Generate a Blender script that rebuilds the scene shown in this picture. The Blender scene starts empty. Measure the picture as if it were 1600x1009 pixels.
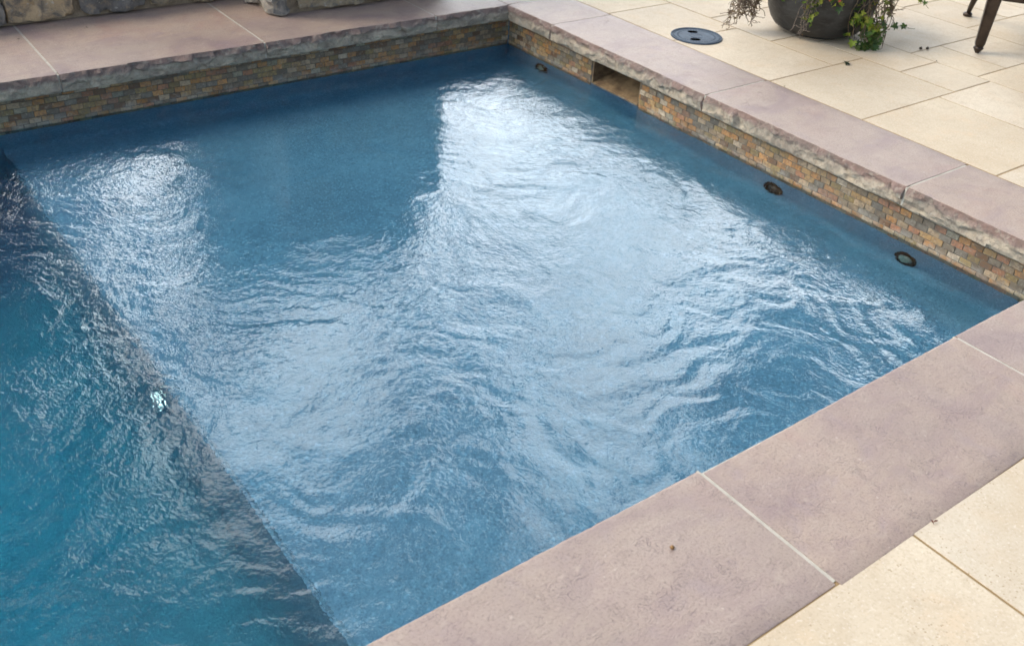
import bpy, bmesh, math, random
import numpy as np
from mathutils import Vector, Matrix, noise

R = math.radians
rng = np.random.default_rng(7)
random.seed(7)
sc = bpy.context.scene
col = sc.collection

# ------------------------------------------------------------------ camera
cd = bpy.data.cameras.new("camera")
cam = bpy.data.objects.new("camera", cd)
col.objects.link(cam)
right = Vector((0.80618081, -0.58894191, 0.05674444))
up = Vector((0.29228679, 0.47980662, 0.82725694))
fwd = Vector((0.51443264, 0.65033302, -0.55895083))
M = Matrix((right, up, -fwd)).transposed().to_4x4()
M.translation = Vector((-3.199, -4.264, 1.523))
cam.matrix_world = M
cd.sensor_width = 36.0
cd.lens = 34.22
cd.clip_start = 0.05
cd.clip_end = 2000
cd.dof.use_dof = True
cd.dof.focus_distance = 3.0
cd.dof.aperture_fstop = 4.5
sc.camera = cam

# ------------------------------------------------------------------ sky and sun
SUN_EL, SUN_AZ = R(45), R(-52)       # azimuth measured from +Y towards +X
W = bpy.data.worlds.new("World")
sc.world = W
W.use_nodes = True
nt = W.node_tree
nt.nodes.clear()
def N(t, kind, **kw):
    n = t.nodes.new(kind)
    for k, v in kw.items():
        if k == 'inp':
            for a, b in v.items():
                n.inputs[a].default_value = b
        else:
            setattr(n, k, v)
    return n
def ramp(t, fac, stops, interp='LINEAR'):
    r = N(t, 'ShaderNodeValToRGB')
    cr = r.color_ramp
    cr.interpolation = interp
    while len(cr.elements) < len(stops):
        cr.elements.new(0.5)
    for e, (p, c) in zip(cr.elements, stops):
        e.position = p
        e.color = (c, c, c, 1) if not isinstance(c, tuple) else (*c[:3], 1)
    if fac is not None:
        t.links.new(fac, r.inputs[0])
    return r.outputs[0]
def mixc(t, f, a, b, mode='MIX'):
    m = N(t, 'ShaderNodeMix', data_type='RGBA', blend_type=mode)
    for sock, v in ((m.inputs[0], f), (m.inputs[6], a), (m.inputs[7], b)):
        if hasattr(v, 'links'):
            t.links.new(v, sock)
        elif isinstance(v, tuple):
            sock.default_value = (*v[:3], 1)
        else:
            sock.default_value = v
    return m.outputs[2]
def math_(t, op, a, b=None, c=None, clamp=False):
    m = N(t, 'ShaderNodeMath', operation=op, use_clamp=clamp)
    for i, v in enumerate((a, b, c)):
        if v is None: continue
        if hasattr(v, 'links'): t.links.new(v, m.inputs[i])
        else: m.inputs[i].default_value = v
    return m.outputs[0]
tc = N(nt, 'ShaderNodeTexCoord')
sky = N(nt, 'ShaderNodeTexSky', sky_type='NISHITA', sun_disc=False, sun_elevation=SUN_EL,
        sun_rotation=SUN_AZ, air_density=1.0, dust_density=1.0, ozone_density=2.0)
# scattered bright cumulus: noise stretched sideways, brightest in the cloud bank beyond the far corner
mp = N(nt, 'ShaderNodeMapping', inp={'Scale': (1.0, 1.0, 1.7), 'Location': (1.3, 5.2, 0.9)})
nt.links.new(tc.outputs['Generated'], mp.inputs[0])
n1 = N(nt, 'ShaderNodeTexNoise', inp={'Scale': 4.2, 'Detail': 10, 'Roughness': 0.62, 'Distortion': 0.5})
nt.links.new(mp.outputs[0], n1.inputs['Vector'])
def facing(az, el):
    d = N(nt, 'ShaderNodeVectorMath', operation='DOT_PRODUCT')
    nt.links.new(tc.outputs['Generated'], d.inputs[0])
    d.inputs[1].default_value = (math.sin(R(az)) * math.cos(R(el)), math.cos(R(az)) * math.cos(R(el)), math.sin(R(el)))
    return d.outputs['Value']
bank = ramp(nt, facing(40, 27), [(0.86, 0.0), (0.985, 1.0)], 'EASE')
front = ramp(nt, facing(-25, 10), [(0.0, 0.0), (0.75, 1.0)], 'EASE')     # the clouds stand over the far and left side, the sky behind is clear
sz = N(nt, 'ShaderNodeSeparateXYZ'); nt.links.new(tc.outputs['Generated'], sz.inputs[0])
low = ramp(nt, sz.outputs[2], [(0.58, 1.0), (0.86, 0.0)], 'EASE')     # clouds thin out overhead
cl = math_(nt, 'ADD', math_(nt, 'ADD', n1.outputs[0], math_(nt, 'MULTIPLY', bank, 0.07)), math_(nt, 'MULTIPLY_ADD', low, 0.06, -0.04))
cl = math_(nt, 'ADD', cl, math_(nt, 'MULTIPLY_ADD', front, 0.13, -0.105))
gap = ramp(nt, facing(-8, 30), [(0.932, 0.0), (0.962, 1.0)], 'EASE')           # an open blue hole on the far left
cl = math_(nt, 'SUBTRACT', cl, math_(nt, 'MULTIPLY', gap, 0.24))
mask = ramp(nt, cl, [(0.495, 0.0), (0.535, 1.0)], 'LINEAR')
shade = ramp(nt, cl, [(0.50, (0.68, 0.75, 0.83)), (0.60, (0.94, 0.975, 1.0))])
lum = math_(nt, 'ADD', math_(nt, 'MULTIPLY', bank, 13.0), math_(nt, 'MULTIPLY_ADD', low, 22.0, 19.0))
cloudc = mixc(nt, 1.0, shade, (1, 1, 1), 'MULTIPLY')
vm = N(nt, 'ShaderNodeVectorMath', operation='SCALE')
nt.links.new(cloudc, vm.inputs[0]); nt.links.new(lum, vm.inputs['Scale'])
veil = math_(nt, 'MULTIPLY', math_(nt, 'MULTIPLY', front, math_(nt, 'SUBTRACT', 1.0, gap)), 0.22)          # thin high haze between the clouds
skyv = mixc(nt, veil, sky.outputs[0], (23.0, 25.0, 27.0))
skyc = mixc(nt, mask, skyv, vm.outputs[0])
bg = N(nt, 'ShaderNodeBackground', inp={'Strength': 0.10})
nt.links.new(skyc, bg.inputs[0])
wo = N(nt, 'ShaderNodeOutputWorld')
nt.links.new(bg.outputs[0], wo.inputs[0])

sl = bpy.data.lights.new("sun", 'SUN')
sl.energy = 1.35
sl.angle = R(25)
sl.color = (1.0, 0.88, 0.70)
sun = bpy.data.objects.new("sun", sl)
col.objects.link(sun)
sd = Vector((math.sin(SUN_AZ) * math.cos(SUN_EL), math.cos(SUN_AZ) * math.cos(SUN_EL), math.sin(SUN_EL)))
sun.rotation_euler = sd.to_track_quat('Z', 'Y').to_euler()
sun.location = (-3, 2, 6)

vs = sc.view_settings
vs.view_transform = 'Standard'
vs.look = 'None'
vs.gamma = 1.0
vs.exposure = 0.60
cy = sc.cycles
cy.caustics_reflective = True
cy.caustics_refractive = True
cy.max_bounces = 12
cy.transmission_bounces = 10
cy.diffuse_bounces = 4
cy.volume_bounces = 0
cy.blur_glossy = 0.0
cy.sample_clamp_indirect = 6.0

# ------------------------------------------------------------------ helpers
def tag(o, label=None, cat=None, group=None, kind=None):
    if label: o['label'] = label
    if cat: o['category'] = cat
    if group: o['group'] = group
    if kind: o['kind'] = kind
    return o
def empty(name, loc, rz=0.0):
    o = bpy.data.objects.new(name, None)
    col.objects.link(o)
    o.location = loc
    o.rotation_euler = (0, 0, rz)
    o.empty_display_size = 0.1
    return o
def mesh_obj(name, verts, faces, mat, parent=None, loc=(0, 0, 0), smooth=False, tint=None, mats=None, midx=None):
    me = bpy.data.meshes.new(name)
    me.from_pydata([tuple(map(float, v)) for v in verts], [], [tuple(map(int, f)) for f in faces])
    for m in (mats or [mat]):
        me.materials.append(m)
    if midx is not None:
        me.polygons.foreach_set('material_index', np.asarray(midx, dtype=np.int32))
    if smooth:
        me.polygons.foreach_set('use_smooth', np.ones(len(me.polygons), dtype=bool))
    if tint is not None:                      # one colour per face: the colour of that stone, tile or leaf
        a = me.attributes.new('tint', 'FLOAT_COLOR', 'FACE')
        t = np.ones((len(faces), 4), dtype=np.float32); t[:, :3] = np.asarray(tint)
        a.data.foreach_set('color', t.ravel())
    me.update()
    o = bpy.data.objects.new(name, me)
    col.objects.link(o)
    if parent: o.parent = parent
    o.location = loc
    return o
class MB:
    """collects pieces into one mesh"""
    def __init__(s): s.v = []; s.f = []; s.t = []
    def add(s, v, f, tint=(1, 1, 1)):
        n = len(s.v)
        s.v += [tuple(p) for p in v]
        s.f += [tuple(i + n for i in q) for q in f]
        s.t += [tint] * len(f)
    def box(s, x0, x1, y0, y1, z0, z1, tint=(1, 1, 1), bev=0.0):
        b = bev
        if b <= 0:
            v = [(x0, y0, z0), (x1, y0, z0), (x1, y1, z0), (x0, y1, z0), (x0, y0, z1), (x1, y0, z1), (x1, y1, z1), (x0, y1, z1)]
            s.add(v, [(3, 2, 1, 0), (4, 5, 6, 7), (0, 1, 5, 4), (1, 2, 6, 5), (2, 3, 7, 6), (3, 0, 4, 7)], tint)
        else:
            bm = bmesh.new()
            bmesh.ops.create_cube(bm, size=1)
            for q in bm.verts:
                q.co = Vector(((x0 + x1) / 2 + q.co.x * (x1 - x0), (y0 + y1) / 2 + q.co.y * (y1 - y0), (z0 + z1) / 2 + q.co.z * (z1 - z0)))
            bmesh.ops.bevel(bm, geom=bm.edges[:], offset=b, segments=2, affect='EDGES', profile=0.6)
            s.bm(bm, tint)
    def bm(s, bm, tint=(1, 1, 1)):
        bm.verts.index_update()
        s.add([v.co[:] for v in bm.verts], [[v.index for v in f.verts] for f in bm.faces], tint)
        bm.free()
    def tube(s, pts, rad, seg=8, tint=(1, 1, 1), cap=True):
        pts = [Vector(p) for p in pts]
        rad = rad if hasattr(rad, '__len__') else [rad] * len(pts)
        v = []; f = []
        ref = None
        for i, p in enumerate(pts):
            d = (pts[min(i + 1, len(pts) - 1)] - pts[max(i - 1, 0)]).normalized()
            if ref is None:
                ref = d.orthogonal().normalized()
            ref = (ref - d * ref.dot(d)).normalized()
            b = d.cross(ref)
            for k in range(seg):
                a = 2 * math.pi * k / seg
                v.append(p + (ref * math.cos(a) + b * math.sin(a)) * rad[i])
        for i in range(len(pts) - 1):
            for k in range(seg):
                k2 = (k + 1) % seg
                f.append((i * seg + k, i * seg + k2, (i + 1) * seg + k2, (i + 1) * seg + k))
        if cap:
            f.append(tuple(range(seg))[::-1]); f.append(tuple((len(pts) - 1) * seg + k for k in range(seg)))
        s.add(v, f, tint)
    def lathe(s, prof, seg=48, tint=(1, 1, 1), c=(0, 0, 0), axis=None):
        v = []; f = []
        for (r, z) in prof:
            for k in range(seg):
                a = 2 * math.pi * k / seg
                v.append((r * math.cos(a), r * math.sin(a), z))
        for i in range(len(prof) - 1):
            for k in range(seg):
                k2 = (k + 1) % seg
                f.append((i * seg + k, i * seg + k2, (i + 1) * seg + k2, (i + 1) * seg + k))
        if prof[0][0] > 1e-6: f.append(tuple(range(seg))[::-1])
        if prof[-1][0] > 1e-6: f.append(tuple((len(prof) - 1) * seg + k for k in range(seg)))
        q = axis.to_track_quat('Z', 'Y') if axis is not None else None
        v = [((q @ Vector(p)) if q else Vector(p)) + Vector(c) for p in v]
        s.add(v, f, tint)
    def quads(s, keep=0):
        k = [i for i, f in enumerate(s.f) if len(f) == 4]
        k += [i for i, f in enumerate(s.f) if len(f) > 4][:keep]
        s.f = [s.f[i] for i in k]; s.t = [s.t[i] for i in k]
    def build(s, name, mat, parent=None, loc=(0, 0, 0), smooth=False):
        return mesh_obj(name, s.v, s.f, mat, parent, loc, smooth, tint=s.t)
def smooth_by_angle(o, ang=40):
    bm = bmesh.new(); bm.from_mesh(o.data)
    for e in bm.edges:
        e.smooth = len(e.link_faces) == 2 and e.calc_face_angle(0) < R(ang)
    for f in bm.faces: f.smooth = True
    bm.to_mesh(o.data); bm.free()

# ------------------------------------------------------------------ materials
def new_mat(name):
    m = bpy.data.materials.new(name)
    m.use_nodes = True
    t = m.node_tree
    t.nodes.clear()
    out = N(t, 'ShaderNodeOutputMaterial')
    b = N(t, 'ShaderNodeBsdfPrincipled')
    t.links.new(b.outputs[0], out.inputs[0])
    return m, t, b, out
def coords(t, scale=(1, 1, 1), jitter=True, kind='Object'):
    c = N(t, 'ShaderNodeTexCoord')
    mpn = N(t, 'ShaderNodeMapping', inp={'Scale': scale})
    t.links.new(c.outputs[kind], mpn.inputs[0])
    if jitter:
        oi = N(t, 'ShaderNodeObjectInfo')
        cm = N(t, 'ShaderNodeCombineXYZ')
        for i, k in enumerate((17.0, 31.0, 0.0)):
            if k: t.links.new(math_(t, 'MULTIPLY', oi.outputs['Random'], k), cm.inputs[i])
        t.links.new(cm.outputs[0], mpn.inputs['Location'])
    return mpn.outputs[0]
def noi(t, v, scale, detail=4, rough=0.55, dist=0.0):
    n = N(t, 'ShaderNodeTexNoise', inp={'Scale': scale, 'Detail': detail, 'Roughness': rough, 'Distortion': dist})
    t.links.new(v, n.inputs['Vector'])
    return n.outputs[0]
def bump(t, b, h, dist, strength=1.0, prev=None):
    n = N(t, 'ShaderNodeBump', inp={'Strength': strength, 'Distance': dist})
    t.links.new(h, n.inputs['Height'])
    if prev is not None: t.links.new(prev, n.inputs['Normal'])
    if b is not None: t.links.new(n.outputs[0], b.inputs['Normal'])
    return n.outputs[0]
def squiggle(t, v, scale, width, dist=1.5):
    """thin wandering lines: the 0.5 contour of a warped noise"""
    n = noi(t, v, scale, 2, 0.5, dist)
    d = math_(t, 'ABSOLUTE', math_(t, 'SUBTRACT', n, 0.5))
    return ramp(t, d, [(0.0, 1.0), (width, 0.0)])

def mat_coping(name='coping_sandstone'):
    m, t, b, out = new_mat(name)
    v = coords(t)
    big = noi(t, v, 2.6, 4, 0.55, 0.8)
    med = noi(t, v, 9.0, 5, 0.6, 0.4)
    fine = noi(t, v, 150.0, 4, 0.7)
    blot = noi(t, v, 1.3, 3, 0.5, 0.6)
    c = ramp(t, big, [(0.32, (0.255, 0.178, 0.170)), (0.46, (0.350, 0.258, 0.210)), (0.56, (0.385, 0.290, 0.225)), (0.70, (0.355, 0.235, 0.190))])
    c = mixc(t, ramp(t, med, [(0.45, 0.0), (0.75, 0.55)]), c, (0.40, 0.32, 0.265))
    c = mixc(t, ramp(t, med, [(0.28, 0.5), (0.45, 0.0)]), c, (0.285, 0.22, 0.235))
    oi = N(t, 'ShaderNodeObjectInfo')
    c = mixc(t, math_(t, 'MULTIPLY', oi.outputs['Random'], 0.35), c, (0.33, 0.275, 0.25))
    c = mixc(t, ramp(t, fine, [(0.37, 0.55), (0.49, 0.0)]), c, (0.20, 0.145, 0.13))
    c = mixc(t, ramp(t, blot, [(0.50, 0.0), (0.66, 0.55)]), c, (0.27, 0.215, 0.18))
    c = mixc(t, ramp(t, fine, [(0.60, 0.0), (0.74, 0.4)]), c, (0.52, 0.44, 0.40))
    st = coords(t, (2.2, 7.0, 1.0))
    c = mixc(t, ramp(t, noi(t, st, 1.4, 5, 0.62, 0.7), [(0.50, 0.0), (0.66, 0.50)]), c, (0.275, 0.20, 0.19))
    c = mixc(t, ramp(t, noi(t, v, 24, 5, 0.7), [(0.56, 0.0), (0.72, 0.45)]), c, (0.44, 0.36, 0.29))
    c = mixc(t, ramp(t, noi(t, v, 19, 5, 0.7), [(0.28, 0.45), (0.44, 0.0)]), c, (0.22, 0.16, 0.15))
    # worm-like marks and pale shell flecks
    patch = ramp(t, noi(t, v, 13.0, 2), [(0.53, 0.0), (0.62, 1.0)])
    sq = math_(t, 'MULTIPLY', squiggle(t, v, 30.0, 0.030), patch)
    sq2 = math_(t, 'MULTIPLY', squiggle(t, v, 46.0, 0.032, 2.5), ramp(t, noi(t, v, 19.0, 2), [(0.54, 0.0), (0.63, 0.9)]))
    c = mixc(t, math_(t, 'MULTIPLY', sq, 0.38), c, (0.14, 0.10, 0.11))
    c = mixc(t, math_(t, 'MULTIPLY', sq2, 0.32), c, (0.17, 0.12, 0.13))
    vo = N(t, 'ShaderNodeTexVoronoi', inp={'Scale': 30.0, 'Randomness': 1.0})
    mw = N(t, 'ShaderNodeVectorMath', operation='ADD')
    nw = N(t, 'ShaderNodeTexNoise', inp={'Scale': 40.0, 'Detail': 3}); t.links.new(v, nw.inputs['Vector'])
    sc_ = N(t, 'ShaderNodeVectorMath', operation='SCALE', inp={'Scale': 0.03}); t.links.new(nw.outputs['Color'], sc_.inputs[0])
    t.links.new(v, mw.inputs[0]); t.links.new(sc_.outputs[0], mw.inputs[1]); t.links.new(mw.outputs[0], vo.inputs['Vector'])
    fl = math_(t, 'MULTIPLY', ramp(t, vo.outputs['Distance'], [(0.07, 1.0), (0.13, 0.0)]), ramp(t, noi(t, v, 11, 2), [(0.50, 0.0), (0.58, 1.0)]))
    c = mixc(t, math_(t, 'MULTIPLY', fl, 0.5), c, (0.50, 0.42, 0.36))
    # split face: grey below, brown-purple rind along the top
    g = N(t, 'ShaderNodeNewGeometry')
    sx = N(t, 'ShaderNodeSeparateXYZ'); t.links.new(g.outputs['Position'], sx.inputs[0])
    sn = N(t, 'ShaderNodeAttribute', attribute_name='tint')
    face = math_(t, 'SUBTRACT', 1.0, sn.outputs['Fac'])
    zz = math_(t, 'ADD', sx.outputs[2], math_(t, 'MULTIPLY', math_(t, 'SUBTRACT', noi(t, v, 22, 3), 0.5), 0.03))
    zc = ramp(t, math_(t, 'MULTIPLY', zz, -12.5), [(0.12, (0.25, 0.165, 0.140)), (0.30, (0.27, 0.195, 0.17)), (0.44, (0.47, 0.40, 0.32)), (1.0, (0.51, 0.44, 0.345))])
    zc = mixc(t, ramp(t, med, [(0.38, 0.55), (0.58, 0.0)]), zc, (0.17, 0.15, 0.135))
    zc = mixc(t, ramp(t, noi(t, v, 28, 6, .7, .8), [(0.36, 0.55), (0.47, 0.0)]), zc, (0.17, 0.14, 0.12))
    zc = mixc(t, ramp(t, noi(t, v, 38, 3), [(0.56, 0.0), (0.7, 0.5)]), zc, (0.47, 0.43, 0.37))
    c = mixc(t, 1.0, c, (1.0, .965, .925), 'MULTIPLY')
    zc = mixc(t, 1.0, zc, (1.0, .95, .87), 'MULTIPLY')
    c = mixc(t, face, c, zc)
    t.links.new(c, b.inputs['Base Color'])
    b.inputs['Roughness'].default_value = 0.58
    b.inputs['Specular IOR Level'].default_value = 0.5
    h = math_(t, 'MULTIPLY_ADD', fine, 0.5, med)
    h = math_(t, 'SUBTRACT', h, math_(t, 'MULTIPLY', math_(t, 'ADD', sq, sq2), 0.22))
    h = math_(t, 'ADD', h, math_(t, 'MULTIPLY', fl, 0.15))
    h = math_(t, 'ADD', h, math_(t, 'MULTIPLY', math_(t, 'MULTIPLY', noi(t, v, 34, 5, .7, .5), face), 8.0))
    bump(t, b, h, 0.004, 0.8)
    return m
def mat_paver():
    m, t, b, out = new_mat('limestone_paver')
    v = coords(t, jitter=False)
    tn = N(t, 'ShaderNodeAttribute', attribute_name='tint')
    c = mixc(t, ramp(t, noi(t, v, 3.0, 4, 0.6, 0.5), [(0.35, 0.0), (0.7, 0.8)]), (0.565, 0.470, 0.350), (0.655, 0.562, 0.430))
    c = mixc(t, ramp(t, noi(t, v, 8.0, 5, 0.65, 0.3), [(0.52, 0.0), (0.75, 0.5)]), c, (0.62, 0.46, 0.30))
    c = mixc(t, 1.0, c, tn.outputs['Color'], 'MULTIPLY')
    vo = N(t, 'ShaderNodeTexVoronoi', inp={'Scale': 95.0})
    t.links.new(v, vo.inputs['Vector'])
    pit = math_(t, 'MULTIPLY', ramp(t, vo.outputs['Distance'], [(0.13, 1.0), (0.24, 0.0)]), ramp(t, noi(t, v, 9.0, 4), [(0.47, 0.0), (0.58, 1.0)]))
    c = mixc(t, ramp(t, noi(t, v, 1.7, 5, 0.65, 0.6), [(0.48, 0.0), (0.66, 0.60)]), c, (0.49, 0.375, 0.245))
    c = mixc(t, ramp(t, noi(t, v, 20, 6, 0.72, 0.4), [(0.50, 0.0), (0.68, 0.50)]), c, (0.47, 0.37, 0.255))
    c = mixc(t, math_(t, 'MULTIPLY', pit, 0.6), c, (0.30, 0.19, 0.09))
    c = mixc(t, ramp(t, noi(t, v, 130, 4, .7), [(0.34, 0.55), (0.5, 0.0)]), c, (0.44, 0.34, 0.23))
    c = mixc(t, ramp(t, noi(t, v, 110, 4, .7), [(0.56, 0.0), (0.7, 0.5)]), c, (0.74, 0.67, 0.56))
    t.links.new(c, b.inputs['Base Color'])
    b.inputs['Roughness'].default_value = 0.78
    b.inputs['Specular IOR Level'].default_value = 0.3
    h = math_(t, 'SUBTRACT', math_(t, 'ADD', noi(t, v, 7, 5, 0.6), math_(t, 'MULTIPLY', noi(t, v, 90, 3), 0.2)), math_(t, 'MULTIPLY', pit, 0.35))
    bump(t, b, h, 0.004, 0.5)
    return m
def mat_simple(name, c1, c2, scale, rough=0.7, metal=0.0, bumpd=0.0, spec=0.5, bscale=None, use_tint=False, lo=0.35, hi=0.65):
    m, t, b, out = new_mat(name)
    v = coords(t, jitter=False)
    n = noi(t, v, scale, 5, 0.6, 0.3)
    c = mixc(t, ramp(t, n, [(lo, 0.0), (hi, 1.0)]), c1, c2)
    if use_tint:
        a = N(t, 'ShaderNodeAttribute', attribute_name='tint')
        c = mixc(t, 1.0, c, a.outputs['Color'], 'MULTIPLY')
    t.links.new(c, b.inputs['Base Color'])
    b.inputs['Roughness'].default_value = rough
    b.inputs['Metallic'].default_value = metal
    b.inputs['Specular IOR Level'].default_value = spec
    if bumpd:
        bump(t, b, noi(t, v, bscale or scale * 4, 5, 0.6), bumpd, 0.8)
    return m
def mat_plaster(name, a, bcol):
    """pebble plaster: blue-grey with dark and light grains and soft mottling"""
    m, t, b, out = new_mat(name)
    v = coords(t, jitter=False)
    c = mixc(t, ramp(t, noi(t, v, 2.2, 5, 0.6, 0.4), [(0.33, 0.0), (0.68, 1.0)]), a, bcol)
    c = mixc(t, ramp(t, noi(t, v, 11, 4, 0.6), [(0.5, 0.0), (0.75, 0.35)]), c, tuple(x * 1.35 for x in bcol))
    vo = N(t, 'ShaderNodeTexVoronoi', inp={'Scale': 210.0})
    t.links.new(v, vo.inputs['Vector'])
    g = N(t, 'ShaderNodeSeparateColor'); t.links.new(vo.outputs['Color'], g.inputs[0])
    c = mixc(t, ramp(t, g.outputs[0], [(0.72, 0.0), (0.8, 0.30)], 'LINEAR'), c, tuple(x * 0.45 for x in a))
    c = mixc(t, ramp(t, g.outputs[1], [(0.86, 0.0), (0.92, 0.32)], 'LINEAR'), c, tuple(min(1, x * 1.9) for x in bcol))
    t.links.new(c, b.inputs['Base Color'])
    b.inputs['Roughness'].default_value = 0.8
    b.inputs['Specular IOR Level'].default_value = 0.0
    bump(t, b, vo.outputs['Distance'], 0.003, 0.5)
    return m
M_coping = mat_coping()
M_paver = mat_paver()
M_sand = mat_simple('polymeric_sand', (0.20, 0.125, 0.055), (0.36, 0.24, 0.11), 5, 0.9, bumpd=0.002)
M_mortar = mat_simple('pale_mortar', (0.40, 0.36, 0.29), (0.52, 0.47, 0.39), 20, 0.9, bumpd=0.003, bscale=120)
M_plaster = mat_plaster('pebble_plaster', (0.130, 0.222, 0.315), (0.170, 0.285, 0.395))
M_grout = mat_simple('tile_grout', (0.07, 0.065, 0.055), (0.14, 0.125, 0.10), 30, 0.9, bumpd=0.001)
M_black = mat_simple('black_plastic', (0.002, 0.002, 0.002), (0.004, 0.004, 0.004), 30, 0.95, spec=0.0)
def mat_tile():
    m, t, b, out = new_mat('slate_mosaic')
    v = coords(t, jitter=False)
    a = N(t, 'ShaderNodeAttribute', attribute_name='tint')
    c = mixc(t, ramp(t, noi(t, v, 60, 4, 0.65, 0.5), [(0.40, 0.55), (0.56, 0.0)]), a.outputs['Color'], (0.11, 0.085, 0.065))
    c = mixc(t, ramp(t, noi(t, v, 85, 3, 0.6), [(0.56, 0.0), (0.70, 0.45)]), c, (0.42, 0.35, 0.25))
    c = mixc(t, ramp(t, noi(t, v, 6, 3), [(0.5, 0.0), (0.7, 0.30)]), c, (0.15, 0.14, 0.12))
    g = N(t, 'ShaderNodeNewGeometry'); sx = N(t, 'ShaderNodeSeparateXYZ'); t.links.new(g.outputs['Position'], sx.inputs[0])
    zz = math_(t, 'ADD', sx.outputs[2], math_(t, 'MULTIPLY', math_(t, 'SUBTRACT', noi(t, v, 25, 4, .65), .5), .05))
    c = mixc(t, math_(t, 'MULTIPLY', ramp(t, math_(t, 'MULTIPLY', zz, -4.0), [(.76, 0.0), (.84, .55), (.90, .2)]), ramp(t, noi(t, v, 14, 4, .6), [(.42, 0.0), (.6, 1.0)])), c, (.36, .34, .29))
    c = mixc(t, ramp(t, noi(t, v, 18, 5, .7, .6), [(.54, 0.0), (.70, .55)]), c, (.09, .07, .05))
    t.links.new(c, b.inputs['Base Color'])
    b.inputs['Roughness'].default_value = 0.42
    b.inputs['Specular IOR Level'].default_value = 0.4
    bump(t, b, noi(t, v, 80, 4), 0.002, 0.7)
    return m
M_tile = mat_tile()
def mat_water():
    m, t, b, out = new_mat('pool_water')
    t.nodes.remove(b)
    g = N(t, 'ShaderNodeBsdfGlass', inp={'Roughness': 0.0, 'IOR': 1.333, 'Color': (1, 1, 1, 1)})
    c = N(t, 'ShaderNodeTexCoord')
    a = N(t, 'ShaderNodeAttribute', attribute_name='chop')
    v = c.outputs['Object']
    n1 = noi(t, v, 38.0, 2, 0.5, 0.8)
    mpn = N(t, 'ShaderNodeMapping', inp={'Scale': (1.6, 1.0, 1.0), 'Rotation': (0, 0, R(35))})
    t.links.new(v, mpn.inputs[0])
    n2 = noi(t, mpn.outputs[0], 75.0, 1, 0.5, 0.5)
    h = math_(t, 'MULTIPLY', math_(t, 'ADD', n1, math_(t, 'MULTIPLY', n2, 0.4)), a.outputs['Fac'])
    bn = bump(t, None, h, 0.0026, 1.0)
    t.links.new(bn, g.inputs['Normal'])
    t.links.new(g.outputs[0], out.inputs['Surface'])
    va = N(t, 'ShaderNodeVolumeAbsorption', inp={'Color': (0.0, 0.86, 0.88, 1), 'Density': 0.95})
    t.links.new(va.outputs[0], out.inputs['Volume'])
    return m
M_water = mat_water()

# ------------------------------------------------------------------ dimensions
ZW = -0.223                     # water level below the coping tops
SHELF_Z = -0.447
DEEP_Z = -1.22
X_L, Y_F = -5.35, -3.24         # left and front pool walls
WX = 0.049                      # plaster face of the right and back wall
SHELF_X = -2.60
SHELF_SKEW = 0.045              # the shelf edge is not quite square to the far wall

# ------------------------------------------------------------------ ground, patio
# one ground sheet with the hole of the pool in it
def ring_sheet(name, x0, x1, y0, y1, hx0, hx1, hy0, hy1, z, mat):
    xs = [x0, hx0, hx1, x1]; ys = [y0, hy0, hy1, y1]
    v = [(x, y, z) for y in ys for x in xs]
    f = []
    for j in range(3):
        for i in range(3):
            if i == 1 and j == 1: continue
            f.append((j * 4 + i, j * 4 + i + 1, (j + 1) * 4 + i + 1, (j + 1) * 4 + i))
    return tag(mesh_obj(name, v, f, mat), kind='structure')
M_lawn = mat_simple('lawn_grass', (0.035, 0.07, 0.015), (0.07, 0.12, 0.03), 9, 0.9, bumpd=0.02)
ring_sheet('ground', -400, 400, -400, 400, X_L - 0.3, 0.3, Y_F - 0.25, 0.6, -0.06, M_lawn)
ring_sheet('patio_bed', -8.2, 8.2, -8.2, 3.4, X_L - 0.28, 0.28, Y_F - 0.22, 0.3, -0.0030, M_sand)

pav = []
# right patio, measured pieces
pav += [(0.405, .87, -.86, -.36), (0.405, .87, -1.50, -.86), (0.405, 1.10, -2.02, -1.50), (0.405, .97, -2.65, -2.02),
        (.97, 1.40, -2.65, -2.02), (1.10, 1.40, -2.02, -1.72), (1.10, 1.40, -1.72, -1.22), (.87, 1.10, -1.50, -1.10),
        (.87, 1.40, -1.10, -.67), (1.10, 1.40, -1.22, -1.10), (0.405, .87, -.36, .20), (.87, 1.40, -.67, -.20),
        (.87, 1.40, -.20, .20), (1.40, 1.66, -1.95, -1.57), (1.66, 2.10, -1.95, -1.57), (1.40, 2.10, -1.57, -1.05),
        (1.40, 2.10, -1.05, -.55), (1.40, 1.80, -.55, .20), (1.80, 2.10, -.55, .20), (1.40, 2.10, -2.35, -1.95),
        (1.40, 2.10, -2.95, -2.35), (.405, .97, -3.30, -2.65), (.97, 1.40, -3.30, -2.65), (1.40, 2.10, -3.62, -2.95),
        (.405, 1.40, -3.62, -3.30)]
def fill(x0, x1, y0, y1, seed):
    r = random.Random(seed)
    y = y0
    while y < y1 - 1e-6:
        h = min(r.choice((.42, .56, .62)), y1 - y)
        if y1 - y - h < .2: h = y1 - y
        x = x0
        while x < x1 - 1e-6:
            w = min(r.choice((.42, .56, .7, .9)), x1 - x)
            if x1 - x - w < .25: w = x1 - x
            pav.append((x, x + w, y, y + h)); x += w
        y += h
fill(2.10, 2.80, -1.45, 1.6, 1); fill(2.10, 2.80, -3.62, -1.45, 2)
fill(2.80, 8.0, -3.62, 3.2, 3); fill(.405, 2.10, .20, 3.2, 4)
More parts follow.
